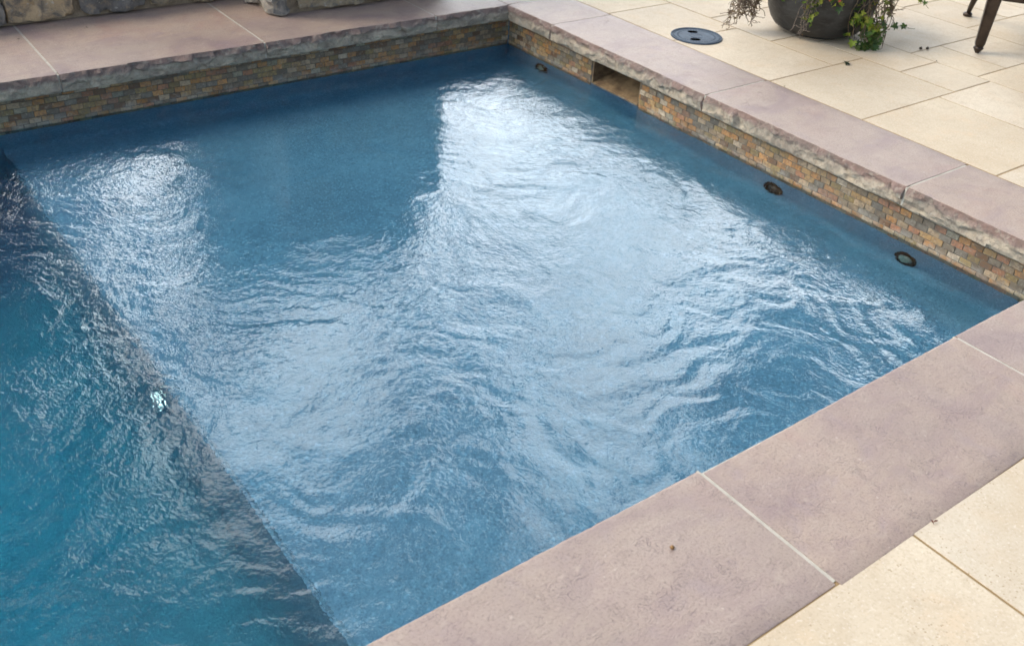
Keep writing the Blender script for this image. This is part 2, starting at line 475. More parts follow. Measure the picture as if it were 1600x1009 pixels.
# front patio: one joint crosses it at x = -1.53
pav += [(-2.45, -1.53, -4.45, -3.6125), (-1.53, -.55, -4.25, -3.6125), (-.55, .405, -4.25, -3.6125), (-3.30, -2.45, -4.45, -3.6125)]
fill(-1.53, 8.0, -8.0, -4.25, 5); fill(-8.0, -1.53, -8.0, -4.45, 6); fill(.405, 8.0, -4.25, -3.628, 8)
fill(-8.0, -3.30, -4.45, -3.628, 7); fill(-8.0, -5.80, -3.628, 0.8, 9)
pm = MB()
r_ = random.Random(3)
for (x0, x1, y0, y1) in pav:
    g = 0.0038
    k = r_.uniform(.90, 1.05); w = r_.uniform(-.03, .06)
    dz = r_.uniform(-.0007, .0007)
    near = x0 > -3.4 and x1 < 3.0 and y0 > -4.6 and y1 < 1.0
    pm.box(x0 + g, x1 - g, y0 + g, y1 - g, -0.035, -0.0012 + dz, (k * (1 + w * .5), k, k * (1 - w)), 0.0012 if near else 0.0)
o = pm.build('patio_paving', M_paver)
tag(o, kind='structure')

# ------------------------------------------------------------------ coping stones
def facets(L, seed, size=(0.042, 0.022), amp=0.006):
    """chiselled relief: every cell is a small tilted plane"""
    r = np.random.default_rng(seed)
    n = max(4, int(L * 0.08 / (size[0] * size[1])))
    P = np.stack([r.uniform(-.05, L + .05, n), r.uniform(-.085, .005, n)], 1)
    off = r.normal(0, amp * .45, n)
    gx = r.normal(0, amp / .05, n) * .8; gz = r.normal(0, amp / .03, n) * .7
    def f(s, z):
        d = ((s[:, None] - P[None, :, 0]) / 1.9) ** 2 + (z[:, None] - P[None, :, 1]) ** 2
        # soft-min of the two nearest so that edges are slightly worn
        i = np.argsort(d, 1)[:, :2]
        d0 = np.take_along_axis(d, i[:, :1], 1)[:, 0]; d1 = np.take_along_axis(d, i[:, 1:2], 1)[:, 0]
        val = [off[i[:, k]] + gx[i[:, k]] * (s - P[i[:, k], 0]) + gz[i[:, k]] * (z - P[i[:, k], 1]) for k in (0, 1)]
        w = 0.5 * np.clip(1 - (np.sqrt(d1) - np.sqrt(d0)) / .006, 0, 1)
        return np.clip(val[0] * (1 - w) + val[1] * w, -amp * 1.6, amp * 1.6)
    return f
def coping_slab(p0, p1, n, depth, label, seed, skew=(0, 0), chip=True, gap=0.005, rough=1.0):
    """slab whose rough inner edge runs p0 -> p1 (plan), extending 'depth' along n away from the pool"""
    p0 = np.array(p0, float); p1 = np.array(p1, float); n = np.array(n, float)
    L = np.linalg.norm(p1 - p0); e = (p1 - p0) / L
    p0 = p0 + e * gap; p1 = p1 - e * gap; L -= 2 * gap
    step = 0.0065 if chip else 0.03
    ns = max(4, int(L / step))
    S = np.linspace(0, L, ns + 1)
    face = [(-0.0005, -0.0015), (-.004, -.008), (-.0075, -.014), (-.0105, -.020), (-.012, -.026), (-.0125, -.032), (-.0125, -.038),
            (-.0125, -.044), (-.0125, -.050), (-.012, -.056), (-.0115, -.062), (-.0105, -.068), (-.009, -.074), (-.005, -.0785)]
    top = [(depth, -.0015)] + [(depth - .0035, 0.0)] + [(depth * k, 0.0) for k in (.85, .7, .55, .4, .28, .16, .08, .03, .012)] + [(.003, -.0003)]
    prof = [(depth, -.08)] + top + face + [(.012, -.08)]
    isf = [0] * (1 + len(top)) + [1] * len(face) + [1]
    K = len(prof)
    f = facets(L, seed, amp=.011 * rough)
    r = np.random.default_rng(seed + 100)
    ph = r.uniform(0, 6, 6)
    V = []
    for k, (u, z) in enumerate(prof):
        uu = np.full_like(S, u)
        zz = np.full_like(S, z)
        if isf[k] and chip and k < K - 1:
            w = min(1.0, max(.15, (-z) / .016)) * min(1.0, .35 + (z + .0785) / .012)
            uu = uu - f(S, np.full_like(S, z)) * w - .0022 * rough * np.sin(S * 9 + ph[0])
            uu += .0015 * np.array([noise.noise(Vector((s * 60 + seed * 9, z * 90, seed))) for s in S])
            if z > -.012:
                uu += .0018 * rough * np.array([noise.noise(Vector((s * 45 + seed * 9, 3.3, seed))) for s in S]) + .0022 * rough * np.array([noise.noise(Vector((s * 8, 8.3, seed))) for s in S])
        elif 0 < k <= len(top) and z > -.001:
            zz = zz + .0012 * np.array([noise.noise(Vector((s * 6 + seed, u * 9, 2.0))) for s in S])
            if u < .02 and chip:
                uu = uu + .0018 * rough * np.array([noise.noise(Vector((s * 45 + seed * 9, 3.3, seed))) for s in S]) + .0022 * rough * np.array([noise.noise(Vector((s * 8, 8.3, seed))) for s in S])
        sk = skew[0] + (skew[1] - skew[0]) * S / L
        uu = uu + sk
        V.append(np.concatenate([p0[None] + e[None] * S[:, None] + n[None] * uu[:, None], zz[:, None]], 1))
    V = np.array(V)                       # K, ns+1, 3
    c = V.reshape(-1, 3).mean(0); c[2] = 0
    F = []; T = []
    m = ns + 1
    for k in range(K):
        k2 = (k + 1) % K
        t = 0.0 if (isf[k] and isf[k2]) else 1.0
        for i in range(ns):
            F.append((k * m + i, k2 * m + i, k2 * m + i + 1, k * m + i + 1)); T.append((t, t, t))
    F.append(tuple(k * m for k in range(K))[::-1]); T.append((1, 1, 1))
    F.append(tuple(k * m + ns for k in range(K))); T.append((1, 1, 1))
    if np.cross(e, n) < 0:
        F = [q[::-1] for q in F]
    o = mesh_obj('coping_stone', V.reshape(-1, 3) - c, F, M_coping, loc=tuple(c), tint=T)
    # tint per face is read as 'top' or 'split face'
    smooth_by_angle(o, 38)
    return tag(o, label, 'coping stone', 'coping stones edging the pool')
BD = 0.78
coping_slab((-3.62, 0), (-2.333, 0), (0, 1), BD, 'pinkish grey coping slab at far left below the stone wall, cut by the photo edge', 11)
coping_slab((-2.333, 0), (-1.411, 0), (0, 1), BD, 'long coping slab below the stone wall, with a darker mauve stain near the wall', 12)
coping_slab((-1.411, 0), (-.466, 0), (0, 1), BD, 'coping slab directly in front of the projecting stone pier on the far side', 13)
coping_slab((-.466, 0), (0.0, 0), (0, 1), BD, 'short coping slab just left of the far inner corner of the pool', 14, gap=.004)
# the corner piece: split face only where it meets the pool
coping_slab((0, -.386), (0, 0.0), (1, 0), .40, 'pinkish coping slab right of the far inner corner, before the skimmer', 15, gap=.003)
coping_slab((.006, 0.004), (.006, BD), (1, 0), .394, 'coping slab filling the outer far corner behind the pool', 25, chip=False)
coping_slab((0, -1.487), (0, -.386), (1, 0), .40, 'coping slab above the rectangular skimmer mouth', 16, gap=.0035)
coping_slab((0, -2.532), (0, -1.487), (1, 0), .40, 'long mauve coping slab on the right edge ending at a white mortar joint', 17)
coping_slab((0, -3.207), (0, -2.532), (1, 0), .40, 'right edge coping slab just past the white mortar joint, above the pale eyed jet', 18)
coping_slab((.40, -3.212), (-.746, -3.212), (0, -1), .40, 'pale greyish coping slab at the near right corner of the pool', 19, rough=.3)
coping_slab((-.746, -3.214), (-1.787, -3.219), (0, -1), .396, 'wide pinkish near coping slab with a purple band, between two pale mortar joints', 20, skew=(0, .006), rough=.3)
coping_slab((-1.787, -3.213), (-2.86, -3.213), (0, -1), .40, 'greyish brown near coping slab with a small round seed on it, at the bottom edge', 21, rough=.3)
coping_slab((-2.86, -3.213), (-4.0, -3.213), (0, -1), .40, 'coping slab of the near edge left of the photo frame', 22, rough=.3)
# mortar bed showing in the joints
mm = MB()
mm.box(-4.0, .0, 0.022, BD - .02, -.079, -.0014)
mm.box(0.022, .385, -3.2, BD - .02, -.078, -.0014)
mm.box(-4.0, .385, -3.606, -3.222, -.077, -.0010)
for (x, y) in ((-2.333, 0), (-1.411, 0), (-.466, 0)): mm.box(x - .004, x + .004, -.004, .03, -.076, -.004)
for y in (-.386, -1.487, -2.532): mm.box(-.004, .03, y - .004, y + .004, -.076, -.004)
for x in (-.746, -1.787): mm.box(x - .004, x + .004, -3.24, -3.209, -.076, -.004)
tag(mm.build('mortar_bed', M_mortar), kind='structure')
# sandy joint between coping and patio
sm = MB()
sm.box(-4.0, .40, -3.6315, -3.6095, -.03, -.0026)
sm.box(.401, .405, -3.6, BD, -.03, -.0026)
tag(sm.build('edge_joint', M_sand), kind='structure')

# ------------------------------------------------------------------ pool basin
SK0, SK1, SKZ0, SKZ1 = -1.034, -.672, -.2285, -.088    # skimmer mouth in the right wall
pb = MB()
T_ = 0.25
ZB = DEEP_Z - .2
pb.box(X_L - T_, WX + T_, WX, WX + T_, ZB, -.083)                    # back
pb.box(X_L - T_, WX + T_, Y_F - T_, Y_F, ZB, -.083)                  # front
pb.box(X_L - T_, X_L, Y_F, WX, ZB, -.083)                            # left
pb.box(WX, WX + T_, Y_F, SK0, ZB, -.083)                             # right, three pieces round the skimmer
pb.box(WX, WX + T_, SK1, WX, ZB, -.083)
pb.box(WX, WX + T_, SK0, SK1, ZB, SKZ0)
o = pb.build('pool_wall', M_plaster); tag(o, kind='structure')
fb = MB()
fb.box(X_L, SHELF_X + SHELF_SKEW + .01, Y_F, WX, ZB, DEEP_Z)
tag(fb.build('pool_floor', M_plaster), kind='structure')
bm = bmesh.new()
bmesh.ops.create_cube(bm, size=1)
for q in bm.verts:
    q.co = Vector(((SHELF_X + WX) / 2 + q.co.x * (WX - SHELF_X), (Y_F + WX) / 2 + q.co.y * (WX - Y_F), (ZB + SHELF_Z) / 2 + q.co.z * (SHELF_Z - ZB)))
ed = [e for e in bm.edges if all(abs(v.co.x - SHELF_X) < 1e-4 and abs(v.co.z - SHELF_Z) < 1e-4 for v in e.verts)]
bmesh.ops.bevel(bm, geom=ed, offset=.012, segments=3, affect='EDGES')
for q in bm.verts:
    if q.co.x < SHELF_X + .1: q.co.x += SHELF_SKEW * (WX - q.co.y) / (WX - Y_F)
sb = MB(); sb.bm(bm)
o = sb.build('sun_shelf', M_plaster); smooth_by_angle(o, 50); tag(o, kind='structure')
cv = MB()                                                            # rounded cove where shelf and walls meet
def cove(p0, p1, n, r=.05):
    p0 = Vector(p0); p1 = Vector(p1); n = Vector(n)
    v = []; f = []
    K = 6
    for p in (p0, p1):
        for k in range(K + 1):
            a = math.pi / 2 * k / K
            v.append(p + n * (r - r * math.cos(a)) * 1.0 + Vector((0, 0, r - r * math.sin(a))))
    for k in range(K):
        f.append((k, k + 1, K + 1 + k + 1, K + 1 + k))
    cv.add(v, f)
cove((WX - .0005, Y_F, SHELF_Z + .0005), (WX - .0005, WX, SHELF_Z + .0005), (-1, 0, 0))
cove((SHELF_X, WX - .0005, SHELF_Z + .0005), (WX, WX - .0005, SHELF_Z + .0005), (0, -1, 0))
cove((SHELF_X + SHELF_SKEW, Y_F, DEEP_Z + .0005), (SHELF_X, WX, DEEP_Z + .0005), (-1, 0, 0), .28)
o = cv.build('pool_cove', M_plaster, smooth=True); tag(o, kind='structure')

# ------------------------------------------------------------------ mosaic tile bands
PAL = [((.38, .20, .07), 14), ((.46, .25, .10), 15), ((.42, .28, .13), 16), ((.27, .21, .14), 13), ((.20, .185, .155), 8), ((.17, .10, .055), 9),
       ((.42, .33, .22), 8), ((.27, .205, .09), 14), ((.36, .18, .10), 8), ((.19, .16, .12), 9), ((.30, .29, .22), 4), ((.50, .43, .33), 3)]
cols = [c for c, w in PAL for _ in range(w)]
def tile_band(axis, a0, a1, zt=-.083, rows=7, skip=None, label='', seed=0):
    r = random.Random(seed)
    runs = [(MB(), MB()) for _ in range(2 if skip else 1)]
    TH, TWD, G = .0252, .0505, .0022
    for j in range(rows):
        z1 = zt - j * TH; z0 = z1 - TH
        a = a0 - (TWD / 2 if j % 2 else 0) - r.uniform(0, .004)
        while a < a1:
            b = a + TWD
            s, t2 = max(a, a0), min(b, a1)
            segs = [(s, t2)]
            if skip and z1 > skip[2]:
                segs = [q for q in ((s, min(t2, skip[0])), (max(s, skip[1]), t2)) if q[1] - q[0] > .006]
            for (s, t2) in segs:
                if t2 - s < .008: continue
                c = r.choice(cols); k = r.uniform(.78, 1.15)
                c = (c[0] * k * .93, c[1] * k * .85, c[2] * k * .76)
                d = r.uniform(.0435, .0455)
                lo, hi = s + G / 2, t2 - G / 2
                zl, zh = z0 + G / 2, z1 - G / 2
                ch = .0012
                # chamfered little tile facing -axis
                q = [(lo, zl, .0485), (hi, zl, .0485), (hi, zh, .0485), (lo, zh, .0485),
                     (lo, zl, d + ch), (hi, zl, d + ch), (hi, zh, d + ch), (lo, zh, d + ch),
                     (lo + ch, zl + ch, d), (hi - ch, zl + ch, d), (hi - ch, zh - ch, d), (lo + ch, zh - ch, d)]
                j_ = [(r.uniform(-.0013, .0013), r.uniform(-.0010, .0010)) for _ in range(4)]
                vv = []
                for i, (p, zz, dd) in enumerate(q):
                    p += j_[i % 4][0]; zz += j_[i % 4][1]
                    vv.append((dd, p, zz) if axis == 'x' else (p, dd, zz))
                ff = [(8, 9, 10, 11), (4, 5, 9, 8), (5, 6, 10, 9), (6, 7, 11, 10), (7, 4, 8, 11), (0, 1, 5, 4), (1, 2, 6, 5), (2, 3, 7, 6), (3, 0, 4, 7)]
                if axis == 'x': ff = [f[::-1] for f in ff]
                (runs[0] if not skip or (lo + hi) / 2 < skip[0] else runs[1])[0].add(vv, ff, c)
            a = b
    zb = zt - rows * TH
    parts = [(a0, a1, zb, zt)]
    if skip:
        parts = [(a0, skip[0], zb, zt), (skip[1], a1, zb, zt), (skip[0], skip[1], zb, skip[2])][:2 if skip[2] < zb else 3]
    for (s, t2, z0, z1) in parts:
        gb = (runs[0] if not skip or (s + t2) / 2 < skip[0] else runs[1])[1]
        if axis == 'x': gb.box(.0468, .0495, s, t2, z0, z1)
        else: gb.box(s, t2, .0468, .0495, z0, z1)
    c = Vector((.048, (a0 + a1) / 2, zb)) if axis == 'x' else Vector(((a0 + a1) / 2, .048, zb))
    for B in sum(runs, ()): B.v = [tuple(Vector(v) - c) for v in B.v]
    e = empty('tile_band', c)
    tag(e, label, 'tile border', 'mosaic tile borders at the waterline')
    for tb, gb in runs:
        tb.build('mosaic', M_tile, e)
        gb.build('grout', M_grout, e)
tile_band('x', Y_F, .045, skip=(SK0, SK1, -.30), label='orange and tan mosaic tile border along the right pool wall, broken by the skimmer mouth', seed=5)
tile_band('y', X_L, .0425, label='dim brown mosaic tile border along the far pool wall, below the stone wall', seed=6)

# ------------------------------------------------------------------ skimmer
sk = empty('pool_skimmer', (WX, (SK0 + SK1) / 2, SKZ0))
tag(sk, 'dark rectangular skimmer mouth with a tan tiled flap, set in the right tile border', 'skimmer')
ky0, ky1 = SK0 - sk.location.y, SK1 - sk.location.y
th = .012
hb = MB()
hb.box(.001, .34, ky0 - th + .011, ky0 + .011, .001, .144)
hb.box(.001, .34, ky1 - .011, ky1 + th - .011, .001, .144)
hb.box(.328, .34, ky0 + .011, ky1 - .011, .001, .144)
hb.box(.001, .328, ky0 + .011, ky1 - .011, .001, .004)
M_skim = mat_simple('skimmer_mosaic', (.085, .05, .028), (.20, .135, .07), 28, .7, bumpd=.003, bscale=60)
hb.build('housing', M_skim, sk)
wb = MB()
v = []
for i in range(13):
    for j in range(2):
        y = ky0 + .014 + (ky1 - ky0 - .028) * i / 12
        u = .0008 if j == 0 else .20
        v.append((u, y, .013 if j == 0 else .060))
for i in range(13):
    for j in range(2):
        x, y, z = v[i * 2 + j]; v.append((x, y, z - .008))
f = []
for i in range(12):
    a = i * 2
    f += [(a, a + 1, a + 3, a + 2)[::-1], (26 + a, 26 + a + 2, 26 + a + 3, 26 + a + 1)[::-1], (a, a + 2, 26 + a + 2, 26 + a)[::-1], (a + 1, 26 + a + 1, 26 + a + 3, a + 3)[::-1]]
f += [(0, 26, 27, 1)[::-1], (24, 25, 51, 50)[::-1]]
wb.add(v, f)
M_weir = mat_simple('weir_tan', (.10, .06, .032), (.28, .19, .10), 16, .6, bumpd=.003, bscale=40)
wb.build('weir_flap', M_weir, sk)

# ------------------------------------------------------------------ return jets
M_eye = mat_simple('eyeball_plastic', (.16, .20, .17), (.32, .36, .30), 60, .5)
M_eyed = mat_simple('dark_eyeball', (.004, .004, .004), (.01, .01, .01), 60, .4)
def jet(y, z, bright, label, yaw):
    e = empty('return_jet', (WX, y, z))
    tag(e, label, 'pool jet', 'return jets in the right pool wall')
    rb = MB()
    rb.lathe([(.050, 0), (.050, .008), (.046, .013), (.036, .013), (.030, .006), (.030, -.02)], 40, axis=Vector((-1, 0, 0)))
    rb.v = [tuple(v) for v in rb.v]
    rb.build('flange', M_black, e, smooth=True)
    eb = MB()
    prof = [(.0001, .022)] + [(.029 * math.sin(a), .029 * math.cos(a) - .007) for a in np.linspace(.32, 1.7, 10)]
    prof = [(.004, .010), (.0075, .021)] + prof[2:]
    eb.lathe(prof[::-1], 28, axis=Vector((-1, yaw, .25)).normalized())
    eb.build('eyeball', M_eye if bright else M_eyed, e, smooth=True)
jet(-2.588, -.381, True, 'black round pool jet with a pale green eye, nearest of the three wall fittings', -.25)
jet(-1.914, -.367, False, 'all black pool jet under the long mauve coping slab, middle of the three', .3)
jet(-.27, -.363, True, 'farthest pool jet, between the far corner and the skimmer mouth', -.2)

# ------------------------------------------------------------------ pool light on the shelf riser
pl = empty('pool_light', (SHELF_X + SHELF_SKEW * 1.74 / -Y_F - .001, -1.74, -.62))
tag(pl, 'round underwater pool light on the shelf riser, shining white through the ripples', 'pool light')
lb = MB(); lb.lathe([(.060, 0), (.060, .008), (.055, .012), (.038, .012), (.035, .005)], 48, axis=Vector((-1, 0, 0)))
M_chrome = mat_simple('steel_ring', (.55, .56, .57), (.65, .66, .66), 20, .18, metal=1.0)
lb.build('trim_ring', M_chrome, pl, smooth=True)
m, t, b, out = new_mat('lamp_lens')
b.inputs['Base Color'].default_value = (.8, .85, .85, 1)
b.inputs['Roughness'].default_value = .15
b.inputs['Emission Color'].default_value = (.9, 1.0, 1.0, 1)
v = coords(t, jitter=False)
wv = N(t, 'ShaderNodeTexWave', wave_type='BANDS', bands_direction='Y', inp={'Scale': 30.0, 'Distortion': 4.0, 'Detail': 2.0, 'Detail Scale': 3.0})
t.links.new(v, wv.inputs['Vector'])
t.links.new(math_(t, 'MULTIPLY', ramp(t, wv.outputs['Fac'], [(.80, 0.0), (.90, 1.0)]), 6.0), b.inputs['Emission Strength'])
gl = MB(); gl.lathe([(.037, .004), (.037, .007), (.028, .011), (.015, .014), (.0001, .016)], 40, axis=Vector((-1, 0, 0)))
gl.build('lens', m, pl, smooth=True)

# ------------------------------------------------------------------ water
def build_water():
    x0, x1, y0, y1 = X_L - .005, WX + .004, Y_F - .005, WX + .004
    xs = np.concatenate([np.arange(x0, -3.6, .03), np.arange(-3.6, x1 - .003, .0062), [x1]])
    ys = np.concatenate([np.arange(y0, y1 - .003, .0062), [y1]])
    X, Y = np.meshgrid(xs, ys)
    r = np.random.default_rng(21)
    def lowf(scale, n=10, seed=0):
        rr = np.random.default_rng(seed); h = 0
        for _ in range(n):
            a = rr.uniform(0, 2 * np.pi); k = 2 * np.pi / scale * rr.uniform(.5, 1.4)
            h = h + np.cos(k * (np.cos(a) * X + np.sin(a) * Y) + rr.uniform(0, 6.28))
        return h / np.sqrt(n / 2)
    # slow warp so that wave fronts wander
    wx = X + .055 * lowf(.9, 8, 1) + .016 * lowf(.28, 8, 2)
    wy = Y + .055 * lowf(.9, 8, 3) + .016 * lowf(.28, 8, 4)
    # how choppy: calm under the far wall, lively where the jets stir the shelf
    sm = lambda a, b, v: np.clip((v - a) / (b - a), 0, 1) ** 2 * (3 - 2 * np.clip((v - a) / (b - a), 0, 1))
    edge = sm(.0, .55, WX - Y) * .8 + .2
    patch = .74 + .28 * np.tanh(1.3 * lowf(.8, 10, 9))
    calmx = -1.45 + .28 * (Y + 1.0)
    calm = np.exp(-((X - calmx) / .55) ** 4) * sm(-1.9, -1.15, Y)
    chop = edge * patch * (1 - .75 * calm) * (1 + .3 * sm(-2.5, -2.75, X))
    near = sm(-1.7, -2.9, Y)
    h = np.zeros_like(X)
    def group(n, lo, hi, slope, ang=None, spread=None, amp=None, seed=0, ux=wx, uy=wy):
        rr = np.random.default_rng(seed); g = np.zeros_like(X)
        for _ in range(n):
            lam = np.exp(rr.uniform(np.log(lo), np.log(hi)))
            a = rr.uniform(0, 2 * np.pi) if ang is None else rr.normal(ang, spread)
            k = 2 * np.pi / lam
            g += np.cos(k * (np.cos(a) * ux + np.sin(a) * uy) + rr.uniform(0, 6.28)) / k
        return g * slope * np.sqrt(2.0 / n) * (amp if amp is not None else 1)
    fine = sm(-.5, .6, lowf(.8, 10, 77) - .9 * (X + 1.6)) * (1 - .6 * near)      # busiest over the left half of the shelf
    h += group(26, .16, .42, .022, seed=31) * (.35 + .65 * chop)
    h += group(50, .065, .16, .030, ang=1.35, spread=.8, seed=32) * chop
    def crease(g, e):
        k = np.std(g); return -k * (np.sqrt((g / k) ** 2 + e * e))
    h += crease(group(40, .05, .11, .036, ang=1.2, spread=.9, seed=33), .15) * chop * (1 - .5 * near)
    h += crease(group(60, .026, .055, .044, ang=1.3, spread=1.0, seed=34), .2) * chop * (1 - .75 * near) * (.62 + .62 * fine)
    # fans of ripples running out from the wall jets
    for (jx, jy, s, lam, ph) in ((.03, -2.588, .042, .085, 0), (.03, -1.914, .038, .070, 1), (.03, -.27, .022, .06, 2), (-1.3, -1.5, .04, .08, 3)):
        d = np.hypot(wx - jx, wy - jy)
        k = 2 * np.pi / lam
        env = np.exp(-d / 1.5) * sm(.12, .5, d) * (.6 + .4 * np.tanh(lowf(.5, 8, 40 + ph)))
        h += s / k * np.cos(k * d + 1.3 * lowf(.45, 8, 50 + ph)) * env * (1 - .6 * calm)
    nx, ny = len(xs), len(ys)
    V = np.stack([X, Y, ZW + h], -1).reshape(-1, 3)
    # flat at the very rim so the body closes neatly
    idx = np.arange(nx * ny).reshape(ny, nx)
    Ft = np.stack([idx[:-1, :-1], idx[:-1, 1:], idx[1:, 1:], idx[1:, :-1]], -1).reshape(-1, 4)
    rim = np.concatenate([idx[0, :-1], idx[:-1, -1], idx[-1, :0:-1], idx[:0:-1, 0]])
    zb = DEEP_Z - .1
    Vb = V[rim].copy(); Vb[:, 2] = zb
    n0 = len(V); m_ = len(rim)
    j = np.arange(m_); j2 = (j + 1) % m_
    Fs = np.stack([rim[j2], rim[j], n0 + j, n0 + j2], -1)
    V = np.concatenate([V, Vb])
    me = bpy.data.meshes.new('water')
    nf = len(Ft) + len(Fs)
    loops = np.concatenate([Ft.ravel(), Fs.ravel(), (n0 + j)[::-1]]).astype(np.int32)
    starts = np.concatenate([np.arange(nf) * 4, [nf * 4]]).astype(np.int32)
    me.vertices.add(len(V)); me.vertices.foreach_set('co', V.astype(np.float32).ravel())
    me.loops.add(len(loops)); me.loops.foreach_set('vertex_index', loops)
    me.polygons.add(len(starts)); me.polygons.foreach_set('loop_start', starts)
    me.update(calc_edges=True)
    sm_ = np.zeros(len(starts), dtype=bool); sm_[:len(Ft)] = True
    me.polygons.foreach_set('use_smooth', sm_)
    at = me.attributes.new('chop', 'FLOAT', 'POINT')
    c = np.zeros(len(V), dtype=np.float32); c[:n0] = (chop * (1 - .5 * near)).ravel()
    at.data.foreach_set('value', c)
    me.materials.append(M_water)
    me.validate()
    o = bpy.data.objects.new('water', me)
    col.objects.link(o)
    return tag(o, kind='structure')
build_water()

# ------------------------------------------------------------------ stone wall and fireplace
def stone_block(B, c, size, seed, tint, rough=.030, ax=(1, 0), seg=.022):
    """rough quarry stone: subdivided box pushed about by noise"""
    bm = bmesh.new()
    bmesh.ops.create_cube(bm, size=1)
    n = max(2, int(max(size) / seg))
    bmesh.ops.subdivide_edges(bm, edges=bm.edges[:], cuts=min(n, 18), use_grid_fill=True)
    for q in bm.verts:
        p = Vector((q.co.x, q.co.y, q.co.z))
        # round the arrises
        l = Vector((p.x * 2, p.y * 2, p.z * 2))
        k = 1 - .02 * (abs(l.x) ** 6 * abs(l.z) ** 6 + abs(l.x) ** 6 * abs(l.y) ** 6 + abs(l.y) ** 6 * abs(l.z) ** 6)
        w = Vector((p.x * size[0] * k, p.y * size[1] * k, p.z * size[2] * k))
        d = noise.fractal(w * 9 + Vector((seed * 3.1, seed * 1.7, 0)), 1.0, 2.0, 4) * rough + noise.cell(w * 24 + Vector((seed, 0, 0))) * rough * .25
        nn = Vector((p.x * abs(l.x) ** 3, p.y * abs(l.y) ** 3, p.z * abs(l.z) ** 3 * .4))
        if nn.length > 1e-6: nn.normalize()
        q.co = w + nn * d + Vector(c)
    B.bm(bm, tint)
def mat_stone():
    m, t, b, out = new_mat('rubble_stone')
    v = coords(t, jitter=False)
    a = N(t, 'ShaderNodeAttribute', attribute_name='tint')
    c = mixc(t, ramp(t, noi(t, v, 16, 6, .65, .6), [(.38, .8), (.55, 0.0)]), a.outputs['Color'], (.10, .095, .09))
    c = mixc(t, ramp(t, noi(t, v, 30, 5, .65), [(.53, 0.0), (.68, .75)]), c, (.40, .29, .17))
    c = mixc(t, ramp(t, noi(t, v, 45, 4, .6), [(.60, 0.0), (.72, .8)]), c, (.50, .46, .40))
    t.links.new(c, b.inputs['Base Color'])
    b.inputs['Roughness'].default_value = .85
    bump(t, b, noi(t, v, 40, 6, .7, .4), .012, .9)
    return m
M_stone = mat_stone()
M_wmortar = mat_simple('wall_mortar', (.20, .15, .10), (.32, .25, .17), 18, .95, bumpd=.01, bscale=60)
def wall_face(B, x0, x1, yf, z0, z1, seed, h=(.17, .24), wd=(.24, .42), first=None, depth=.16, side=False, tl=None):
    r = random.Random(seed)
    tints = [(.20, .18, .155), (.46, .33, .19), (.25, .215, .18), (.34, .265, .17), (.19, .17, .15), (.30, .26, .21), (.50, .35, .20)]
    z = z0
    row = 0
    while z < z1 - .05:
        hh = min(r.uniform(*h), z1 - z)
        if z1 - z - hh < .1: hh = z1 - z
        x = x0
        ws = list(first) if (row == 0 and first) else []
        while x < x1 - .03:
            w = ws.pop(0) if ws else r.uniform(*wd)
            w = min(w, x1 - x)
            if x1 - x - w < .12: w = x1 - x
            g = .012
            t_ = tints[r.randrange(len(tints))]
            if tl and row == 0 and tl: t_ = tints[tl.pop(0)]
            cx, cyy, cz = x + w / 2, yf + depth / 2 + r.uniform(-.008, .008), z + hh / 2
            sz = (w - 2 * g, depth, hh - 2 * g)
            if side: cx, cyy = yf + depth / 2, x + w / 2; sz = (depth, w - 2 * g, hh - 2 * g)
            stone_block(B, (cx, cyy, cz), sz, r.uniform(0, 90), t_)
            x += w
        z += hh; row += 1
WY = .70
wl = empty('stone_wall', (-3.4, WY, 0))
tag(wl, 'low rough rubble stone wall with brown mortar behind the far left coping', 'stone wall')
wb_ = MB(); wall_face(wb_, -5.6, -1.33, WY, .004, .27, 4, h=(.24, .27), first=[.43] * 7 + [.23, .31, .35, .38], tl=[1, 4, 1, 4, 3, 0, 1, 2, 6, 4, 3])
wb_.v = [tuple(Vector(v) - wl.location) for v in wb_.v]
o = wb_.build('stonework', M_stone, wl); smooth_by_angle(o, 35)
wm = MB(); wm.box(-5.6, -1.33, WY + .028, WY + .45, -.05, .255); wm.v = [tuple(Vector(v) - wl.location) for v in wm.v]
wm.build('mortar', M_wmortar, wl)
fp = empty('stone_fireplace', (-.8, .6, 0))
tag(fp, 'buff rough stone base of an outdoor chimney projecting onto the far coping', 'stone pier')
PX0, PX1, PY = -1.225, -.20, .325
fb_ = MB(); wall_face(fb_, PX0, PX1, PY, .004, .72, 12, first=[.12, .55, .42], tl=[5, 3, 1])
wall_face(fb_, PY + .17, 1.30, PX0, .004, .72, 13, side=True)
wall_face(fb_, -1.50, -.10, .80, .30, 1.46, 14)
wall_face(fb_, .98, 1.3, -1.50, .30, 1.46, 15, side=True)
fb_.v = [tuple(Vector(v) - fp.location) for v in fb_.v]
o = fb_.build('stonework', M_stone, fp); smooth_by_angle(o, 35)
fm = MB(); fm.box(PX0 + .03, PX1 - .01, PY + .03, .82, -.05, .71); fm.box(-1.47, -.1, .83, 1.3, .02, 1.45)
fm.v = [tuple(Vector(v) - fp.location) for v in fm.v]
fm.build('mortar', M_wmortar, fp)
cp = MB(); cp.box(-1.54, -.06, .76, 1.34, 1.462, 1.51, bev=.006)
cp.v = [tuple(Vector(v) - fp.location) for v in cp.v]
cp.build('cap_stone', mat_simple('cap_stone_grey', (.20, .17, .16), (.28, .24, .22), 9, .8, bumpd=.004), fp)

